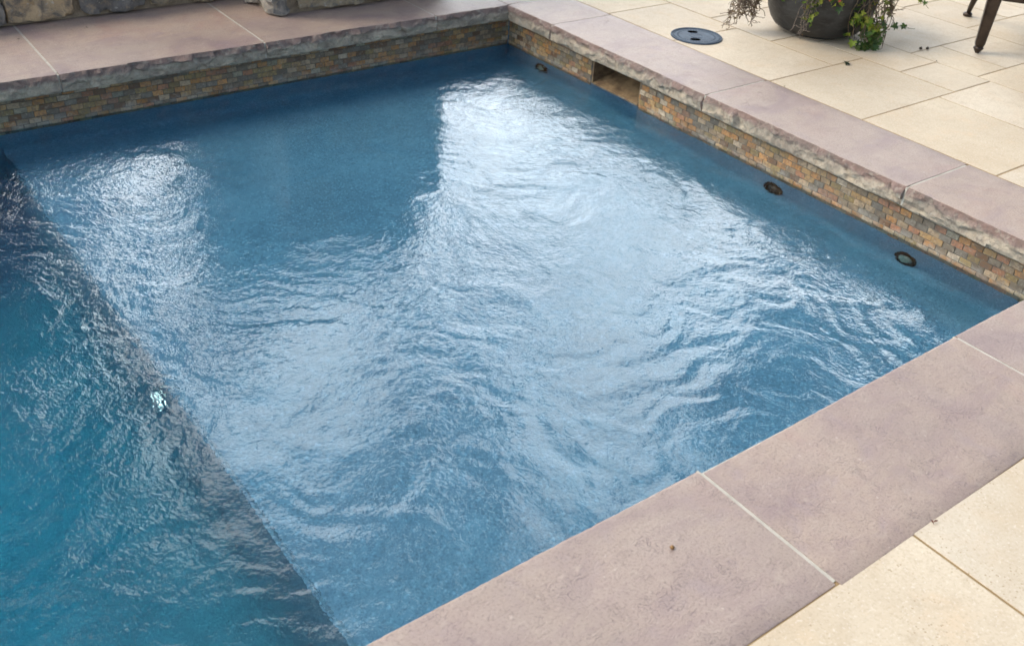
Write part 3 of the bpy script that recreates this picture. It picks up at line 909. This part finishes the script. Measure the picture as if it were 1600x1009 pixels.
# ------------------------------------------------------------------ skimmer lid in the patio
ld = empty('skimmer_lid', (.562, -.868, -.001))
tag(ld, 'round blue-grey plastic skimmer lid with two finger slots, set in the cream paving', 'lid')
M_lid = mat_simple('lid_plastic', (.030, .048, .072), (.055, .08, .11), 22, .65, spec=.25, bumpd=.001, bscale=90)
lbm = MB()
seg = 64
lbm.lathe([(.112, .0035), (.114, .0058), (.1175, .0058), (.119, .002), (.1235, .002), (.1245, .007), (.1305, .0066), (.132, .0)], seg)
lbm.lathe([(.0001, .0042), (.03, .0042), (.031, .0052), (.034, .0052), (.035, .0040), (.112, .0036)][::-1], seg)
lbm.quads()
for k in range(40):                       # fine raised studs of the lid's tread
    a = 2 * math.pi * k / 40
    lbm.box(.095 * math.cos(a) - .002, .095 * math.cos(a) + .002, .095 * math.sin(a) - .002, .095 * math.sin(a) + .002, .003, .0055)
o = lbm.build('cover', M_lid, ld); smooth_by_angle(o, 30)
for s in (-1, 1):
    sb_ = MB()
    d = Vector((.62, .78, 0)); e_ = Vector((.78, -.62, 0))
    c = d * (.062 * s) + e_ * (-.012)
    n = 12
    v = []
    for zz in (.0041, .0056):
        for k in range(2 * n):
            a = math.pi * k / n
            p = c + e_ * (.020 * math.cos(a) + (.006 if math.cos(a) > 0 else -.006)) + d * (.016 * math.sin(a))
            v.append((p.x, p.y, zz))
    f = [tuple(range(2 * n, 4 * n))] + [(k, (k + 1) % (2 * n), 2 * n + (k + 1) % (2 * n), 2 * n + k) for k in range(2 * n)]
    sb_.add(v, f)
    sb_.build('finger_slot', M_black, ld)

# ------------------------------------------------------------------ planter
PC = Vector((1.235, -1.085, 0))
RA = Vector((.783, -.622, 0)); FA = Vector((.622, .783, 0))       # towards the photo's right, and away
def PT(a, b, z): return PC + RA * a + FA * b + Vector((0, 0, z))
pt = empty('planter', PC)
tag(pt, 'rounded dark charcoal plant pot standing on the cream paving', 'plant pot')
pmb = MB()
prof = [(.150, .0), (.155, .012), (.190, .016), (.222, .032), (.245, .06), (.268, .11), (.281, .17), (.288, .23), (.296, .30), (.305, .36), (.318, .40),
        (.325, .405), (.325, .425), (.318, .43), (.295, .43), (.288, .42), (.282, .36)]
pmb.lathe(prof, 72)
m, t, b, out = new_mat('charcoal_glaze')
v = coords(t, (1, 1, 2.2), jitter=False)
c = mixc(t, ramp(t, noi(t, v, 7, 5, .6, .5), [(.45, 0.0), (.68, 1.0)]), (.012, .012, .012), (.034, .035, .034))
c = mixc(t, ramp(t, noi(t, v, 22, 4, .6), [(.55, 0.0), (.7, .5)]), c, (.06, .06, .057))
t.links.new(c, b.inputs['Base Color']); b.inputs['Roughness'].default_value = .48
bump(t, b, noi(t, v, 30, 4), .004, .5)
pmb.quads(keep=1)
o = pmb.build('pot', m, pt, smooth=True); smooth_by_angle(o, 50)
so = MB(); so.lathe([(.0001, .395), (.15, .39), (.284, .375)][::-1], 48)
so.quads()
so.build('soil', mat_simple('potting_soil', (.03, .02, .012), (.07, .045, .025), 40, .95, bumpd=.01), pt)

# ------------------------------------------------------------------ trailing plants
def mat_leaf():
    m, t, b, out = new_mat('leaf')
    a = N(t, 'ShaderNodeAttribute', attribute_name='tint')
    v = coords(t, jitter=False)
    c = mixc(t, ramp(t, noi(t, v, 60, 3), [(.4, 0.0), (.7, .4)]), a.outputs['Color'], (.16, .17, .03))
    t.links.new(c, b.inputs['Base Color'])
    b.inputs['Roughness'].default_value = .55
    b.inputs['Subsurface Weight'].default_value = 0.0
    tr = N(t, 'ShaderNodeBsdfTranslucent')
    t.links.new(c, tr.inputs[0])
    ms = N(t, 'ShaderNodeMixShader', inp={0: .3})
    t.links.new(b.outputs[0], ms.inputs[1]); t.links.new(tr.outputs[0], ms.inputs[2])
    t.links.new(ms.outputs[0], out.inputs[0])
    return m
M_leaf = mat_leaf()
M_stem = mat_simple('stem', (.5, .5, .5), (1, 1, 1), 30, .8, use_tint=True)
IVY = [(0, 0), (.30, -.18), (.55, .05), (.30, .18), (.62, .52), (.26, .48), (0, 1.0), (-.26, .48), (-.62, .52), (-.30, .18), (-.55, .05), (-.30, -.18)]
OVAL = [(0, 0), (.16, .2), (.2, .45), (.13, .75), (0, 1.0), (-.13, .75), (-.2, .45), (-.16, .2)]
def leaf(B, p, d, n, size, tint, shape, curl=0.2):
    d = d.normalized(); n = (n - d * n.dot(d)).normalized(); s = d.cross(n)
    mid = p + d * size * .4 + n * (-.06 * size)
    v = [mid]
    for (x, y) in shape:
        v.append(p + s * x * size + d * y * size + n * (abs(x) * curl * size - y * y * curl * size))
    k = len(shape)
    B.add(v, [(0, 1 + i, 1 + (i + 1) % k) for i in range(k)], tint)
GREEN = [(.055, .125, .018), (.04, .095, .02), (.085, .165, .02), (.03, .075, .018), (.12, .15, .03)]
LIME = [(.30, .34, .03), (.24, .32, .03), (.36, .34, .05), (.17, .28, .03)]
LIME += [(.38, .40, .05)]
BROWN = [(.17, .105, .06), (.22, .15, .10), (.11, .065, .04), (.27, .20, .14)]
def trail(S, L, pts, r0, r1, rnd, leaves, pal, size, shape=IVY, scol=(.16, .12, .07), twig=0, wob=.012, curl=.2, spread=.012):
    P = []
    pts = [Vector(p) for p in pts]
    for i in range(len(pts) - 1):
        a, b_ = pts[i], pts[i + 1]
        n = max(3, int((b_ - a).length / .012))
        for k in range(n): P.append(a.lerp(b_, k / n))
    P.append(pts[-1])
    s = rnd.uniform(0, 99)
    P = [p + Vector((noise.noise(p * 18 + Vector((s, 0, 0))), noise.noise(p * 18 + Vector((0, s, 0))), noise.noise(p * 18 + Vector((0, 0, s))))) * wob for p in P]
    P = [Vector((p.x, p.y, max(p.z, .004))) for p in P]
    S.tube(P, [r0 + (r1 - r0) * i / (len(P) - 1) for i in range(len(P))], 5, scol)
    for _ in range(leaves):
        p = P[rnd.randrange(len(P))] + Vector([rnd.uniform(-1, 1) * spread for _ in range(3)])
        p.z = max(p.z, .006)
        d = Vector((rnd.uniform(-1, 1), rnd.uniform(-1, 1), rnd.uniform(-1, .5)))
        n = Vector((-.4, -.6, .7)) + Vector([rnd.uniform(-.6, .6) for _ in range(3)])
        if p.z < .03: d.z = rnd.uniform(-.05, .3)
        leaf(L, p, d, n, size * rnd.uniform(.6, 1.2), rnd.choice(pal), shape, curl)
    for _ in range(twig):
        p = P[rnd.randrange(len(P) // 3, len(P))]
        q = [p]
        d = Vector((rnd.uniform(-1, 1), rnd.uniform(-1, 1), rnd.uniform(-1.3, .3))).normalized()
        for k in range(rnd.randrange(3, 7)):
            d = (d + Vector([rnd.uniform(-.7, .7) for _ in range(3)])).normalized()
            q.append(q[-1] + d * .011)
        q = [Vector((p_.x, p_.y, max(p_.z, .003))) for p_ in q]
        S.tube(q, [r1] * len(q), 4, scol)
def plant(label, cat, base, fn, seed):
    rnd = random.Random(seed)
    e = empty('trailing_plant', base)
    tag(e, label, cat, 'plants trailing from the dark pot')
    S, L = MB(), MB()
    fn(S, L, rnd)
    for B in (S, L): B.v = [tuple(Vector(v) - base) for v in B.v]
    S.build('stem', M_stem, e)
    if L.v: L.build('foliage', M_leaf, e)
    return e
DEAD = (.15, .10, .065)
def f_dead(S, L, r):
    for k in range(26):
        a = r.uniform(-.33, -.22); b = r.uniform(-.12, .02)
        e = (r.uniform(-.50, -.33), r.uniform(-.16, -.05), r.uniform(.03, .16))
        trail(S, L, [PT(a, b, .385), PT(a - .07, b - .02, .40), PT((a + e[0]) / 2 - .05, e[1], .26), PT(*e)], .0030, .0016, r, 22, BROWN, .022, OVAL, DEAD, 12, .03, .7, .016)
plant('dry dead brown plant hanging over the left side of the dark pot', 'dead plant', PT(-.26, -.05, .385), f_dead, 1)
def f_mid(S, L, r):
    for k in range(18):
        a = r.uniform(-.27, .01)
        trail(S, L, [PT(a * .9, -.24, .39), PT(a, -.315, .44), PT(a + r.uniform(-.02, .02), -.325, r.uniform(.20, .30))], .0025, .0015, r, 13, LIME + GREEN, .032, IVY, (.16, .17, .05), 0, .012)
    for k in range(7):
        a = r.uniform(-.15, -.08)
        zl = r.uniform(.03, .16)
        trail(S, L, [PT(a, -.24, .39), PT(a, -.32, .43), PT(a - .01, -.31, .24), PT(a - r.uniform(-.02, .05), -.27 - .02 * r.random(), max(zl, .05))], .0024, .0012, r, 5, BROWN, .018, OVAL, (.24, .19, .15), 7, .02, .6)
        if k < 4: trail(S, L, [PT(a, -.315, .26), PT(a - .01, -.30, .13)], .0016, .001, r, 7, GREEN + LIME, .026, IVY, (.16, .17, .05), 0, .012)
    for (a, z) in ((-.06, .255), (.0, .252), (-.12, .27)):
        for _ in range(4):
            leaf(L, PT(a, -.335, z), Vector((r.uniform(-1, 1), r.uniform(-1, 1), r.uniform(-.6, .6))), Vector((-.6, -.7, .2)), .016, (.55, .12, .06), OVAL)
plant('green and yellow leaves with red blooms over the pot front, ending in a withered strand', 'plant', PT(-.12, -.24, .385), f_mid, 2)
def f_right(S, L, r):
    for k in range(32):
        a = r.uniform(.08, .29); b = r.uniform(-.27, -.12)
        h = Vector((a, b)); h *= .30 / max(h.length, .01)
        e = (a + r.uniform(-.02, .04), b - .02, r.uniform(.01, .12))
        brown = k % 2 == 0
        trail(S, L, [PT(h.x * .8, h.y * .8, .385), PT(h.x * 1.06, h.y * 1.06, .44), PT(a * 1.05, b * 1.1, .25), PT(*e)], .003, .0015, r, 8 if brown else 12,
              BROWN if brown else GREEN + LIME[:3], .022 if brown else .034, OVAL if brown else IVY, (.17, .12, .075), 5 if brown else 0, .022, .5 if brown else .25)
    for k in range(7):
        trail(S, L, [PT(.11 + .012 * k, -.27, .17 + .012 * r.random()), PT(.09 + .02 * k, -.285, .12)], .0018, .001, r, 9, LIME, .024, IVY, (.25, .27, .06), 0, .012)
    for k in range(12):
        a = r.uniform(.14, .27)
        trail(S, L, [PT(a, -.25, .13), PT(a + .01, -.27, .04), PT(a + r.uniform(-.05, .06), -.30 + .02 * r.random(), .008)], .002, .001, r, 12, GREEN, .030, IVY, (.10, .14, .04), 0, .014)
plant('bushy green ivy cascading down the right side of the dark pot to the paving', 'ivy', PT(.17, -.17, .385), f_right, 3)
def f_far(S, L, r):
    for k in range(5):
        a = r.uniform(.30, .37)
        trail(S, L, [PT(.22, -.02, .385), PT(.31, -.04, .43), PT(a, -.08, .25), PT(a + .03, -.10, .13)], .0026, .0014, r, 14, BROWN, .030, OVAL, DEAD, 4, .02, .7)
    for k in range(4):
        trail(S, L, [PT(.22, 0, .385), PT(.33, -.02, .42), PT(.43, -.06, .27), PT(.47 + .02 * k, -.08, .24 - .02 * k)], .0022, .0012, r, 12, GREEN + LIME[:1], .032, IVY, (.13, .14, .05), 0, .014)
    trail(S, L, [PT(.22, .0, .385), PT(.33, -.03, .36), PT(.37, -.05, .10), PT(.42, -.03, .06), PT(.52, -.01, .05)], .0022, .0012, r, 20, GREEN, .034, IVY, (.11, .13, .05), 0, .014)
plant('loose sprig with drooping brown leaves and green tips, on the chair side of the pot', 'plant', PT(.23, 0, .385), f_far, 4)

# ------------------------------------------------------------------ patio chair
F1 = Vector((1.737, -1.736, 0)); B1 = Vector((2.455, -1.212, 0))
dS = (B1 - F1).normalized(); dW = Vector((dS.y, -dS.x, 0))
ch = empty('patio_chair', F1)
tag(ch, 'dark bronze cast metal patio chair on straight tapered front legs beside the planter', 'chair')
M_bronze = mat_simple('bronze_metal', (.030, .020, .014), (.060, .040, .028), 14, .38, metal=.55, bumpd=.001, bscale=70)
CW = .62
def L2W(u, w, z): return dS * u + dW * w + Vector((0, 0, z))
def sq_leg(B, c, prof):
    v = []; f = []
    for (h, z) in prof:
        ring = [(h, h * .62), (h * .62, h), (-h * .62, h), (-h, h * .62), (-h, -h * .62), (-h * .62, -h), (h * .62, -h), (h, -h * .62)]
        v += [c + dS * a + dW * b_ + Vector((0, 0, z)) for a, b_ in ring]
    n = len(prof)
    for i in range(n - 1):
        for k in range(8):
            f.append((i * 8 + k, i * 8 + (k + 1) % 8, (i + 1) * 8 + (k + 1) % 8, (i + 1) * 8 + k))
    f.append(tuple(range(8))[::-1]); f.append(tuple((n - 1) * 8 + k for k in range(8)))
    B.add(v, f)
for w in (0, CW):
    lg = MB(); sq_leg(lg, L2W(0, w, 0), [(.020, .036), (.024, .05), (.026, .12), (.031, .24), (.036, .36), (.036, .42)])
    o = lg.build('leg', M_bronze, ch)
    ft = MB(); ft.lathe([(.008, 0), (.012, .003), (.020, .016), (.0255, .024), (.0255, .029), (.020, .034), (.017, .037)], 20, c=L2W(0, w, 0))
    ob = ft.build('foot', M_bronze, o, smooth=True)
    lg = MB()
    pts = [L2W(.71, w, .018), L2W(.69, w, .05), L2W(.63, w, .12), L2W(.585, w, .22), L2W(.57, w, .32), L2W(.58, w, .42)]
    lg.tube(pts, [.012, .014, .017, .02, .021, .022], 10)
    o = lg.build('leg', M_bronze, ch, smooth=True)
    ft = MB(); ft.lathe([(.02, 0), (.026, .004), (.024, .016), (.012, .024)], 20, c=L2W(.715, w, 0))
    ft.build('foot', M_bronze, o, smooth=True)
sf = MB()
def obox(B, u0, u1, w0, w1, z0, z1, bev=.006):
    bm = bmesh.new(); bmesh.ops.create_cube(bm, size=1)
    for q in bm.verts:
        q.co = L2W((u0 + u1) / 2 + q.co.x * (u1 - u0), (w0 + w1) / 2 + q.co.y * (w1 - w0), (z0 + z1) / 2 + q.co.z * (z1 - z0))
    bmesh.ops.recalc_face_normals(bm, faces=bm.faces[:])
    bmesh.ops.bevel(bm, geom=bm.edges[:], offset=bev, segments=2, affect='EDGES')
    B.bm(bm)
obox(sf, -.015, .018, .03, CW - .03, .272, .41)
obox(sf, .03, .56, -.012, .012, .30, .41); obox(sf, .03, .56, CW - .012, CW + .012, .30, .41); obox(sf, .56, .59, -.01, CW + .01, .30, .41)
obox(sf, .02, .56, .014, CW - .014, .385, .40)
sf.build('seat_frame', M_bronze, ch)
cu = MB(); obox(cu, -.03, .53, .02, CW - .02, .412, .53, .035)
M_cush = mat_simple('outdoor_fabric', (.34, .28, .20), (.42, .35, .26), 40, .9, bumpd=.002, bscale=300)
cu.build('seat_cushion', M_cush, ch, smooth=True)
bk = MB()
for w in (0, CW): bk.tube([L2W(.58, w, .42), L2W(.62, w, .62), L2W(.70, w, .95)], [.022, .019, .016], 10)
bk.tube([L2W(.70, 0, .95), L2W(.72, CW * .25, 1.0), L2W(.725, CW * .5, 1.015), L2W(.72, CW * .75, 1.0), L2W(.70, CW, .95)], .016, 10)
for k in range(1, 6): bk.tube([L2W(.585, CW * k / 6, .42), L2W(.63, CW * k / 6, .66), L2W(.715, CW * k / 6, .99)], .008, 8)
bk.build('backrest', M_bronze, ch, smooth=True)
for w in (-.01, CW + .01):
    am = MB(); am.tube([L2W(.0, w, .42), L2W(-.01, w, .55), L2W(.02, w, .645), L2W(.15, w, .665), L2W(.40, w, .65), L2W(.64, w, .66)], [.018, .016, .018, .02, .02, .016], 10)
    am.build('armrest', M_bronze, ch, smooth=True)

# ------------------------------------------------------------------ small litter
M_lit = mat_simple('dry_litter', (.5, .5, .5), (1, 1, 1), 60, .8, use_tint=True)
def litter(name, x, y, z, size, tint, label, cat, kind='leaf', seed=0):
    r = random.Random(seed)
    B = MB()
    if kind == 'seed':
        B.lathe([(.0005, 0), (size * .6, size * .15), (size, size * .6), (size * .9, size * 1.1), (size * .5, size * 1.5), (.0005, size * 1.6)], 14, tint)
        B.tube([(0, 0, size * 1.5), (size * .2, 0, size * 2.0)], size * .15, 5, tuple(c * .5 for c in tint))
    else:
        for k in range({'leaf': 2, 'clump': 9}[kind]):
            p = Vector((r.uniform(-1, 1), r.uniform(-1, 1), 0)) * size * .5 + Vector((0, 0, .003 + size * .1 * r.random()))
            leaf(B, p, Vector((r.uniform(-1, 1), r.uniform(-1, 1), r.uniform(-.1, .5))), Vector((r.uniform(-.4, .4), r.uniform(-.4, .4), 1)), size * r.uniform(.7, 1.2), tint, OVAL if kind == 'leaf' else IVY, .5)
    o = B.build(name, M_lit, loc=(x, y, z), smooth=kind == 'seed')
    return tag(o, label, cat)
litter('round_seed', -2.009, -3.355, .0003, .0052, (.32, .17, .06), 'tiny round brown seed lying on the near coping slab', 'seed', 'seed', 1)
litter('leaf_clump', .94, -1.526, 0, .018, (.025, .05, .02), 'small dark green leaf clump on the paving joint in front of the pot', 'leaf litter', 'clump', 2)
litter('dry_seed', 1.498, -1.561, .0, .0085, (.05, .028, .012), 'dark dry seed beside the ivy on the paver joint, left of two', 'seed', 'seed', 3)
litter('dry_seed', 1.532, -1.578, .0, .0085, (.04, .022, .010), 'dark dry seed nearest the chair leg on the paver joint, right of two', 'seed', 'seed', 4)
litter('dry_leaf', 1.394, -1.725, .0, .014, (.10, .05, .02), 'brown leaf bit at the crossing of two paver joints below the chair foot', 'leaf', 'leaf', 5)
litter('dry_leaf', -1.465, -3.619, .0, .012, (.16, .035, .015), 'reddish brown leaf bit in the sandy joint along the near coping', 'leaf', 'leaf', 6)
litter('dry_leaf', -2.357, .512, .001, .016, (.07, .05, .035), 'dark leaf bit on the far left coping close to the mortar joint', 'leaf', 'leaf', 7)
litter('dry_leaf', -2.052, .549, .001, .012, (.05, .04, .03), 'tiny dark leaf bit on the mauve stain of the far coping', 'leaf', 'leaf', 8)
litter('dry_leaf', .399, -1.585, .0, .012, (.12, .08, .03), 'small leaf bit on the seam between right coping and cream paving', 'leaf', 'leaf', 9)
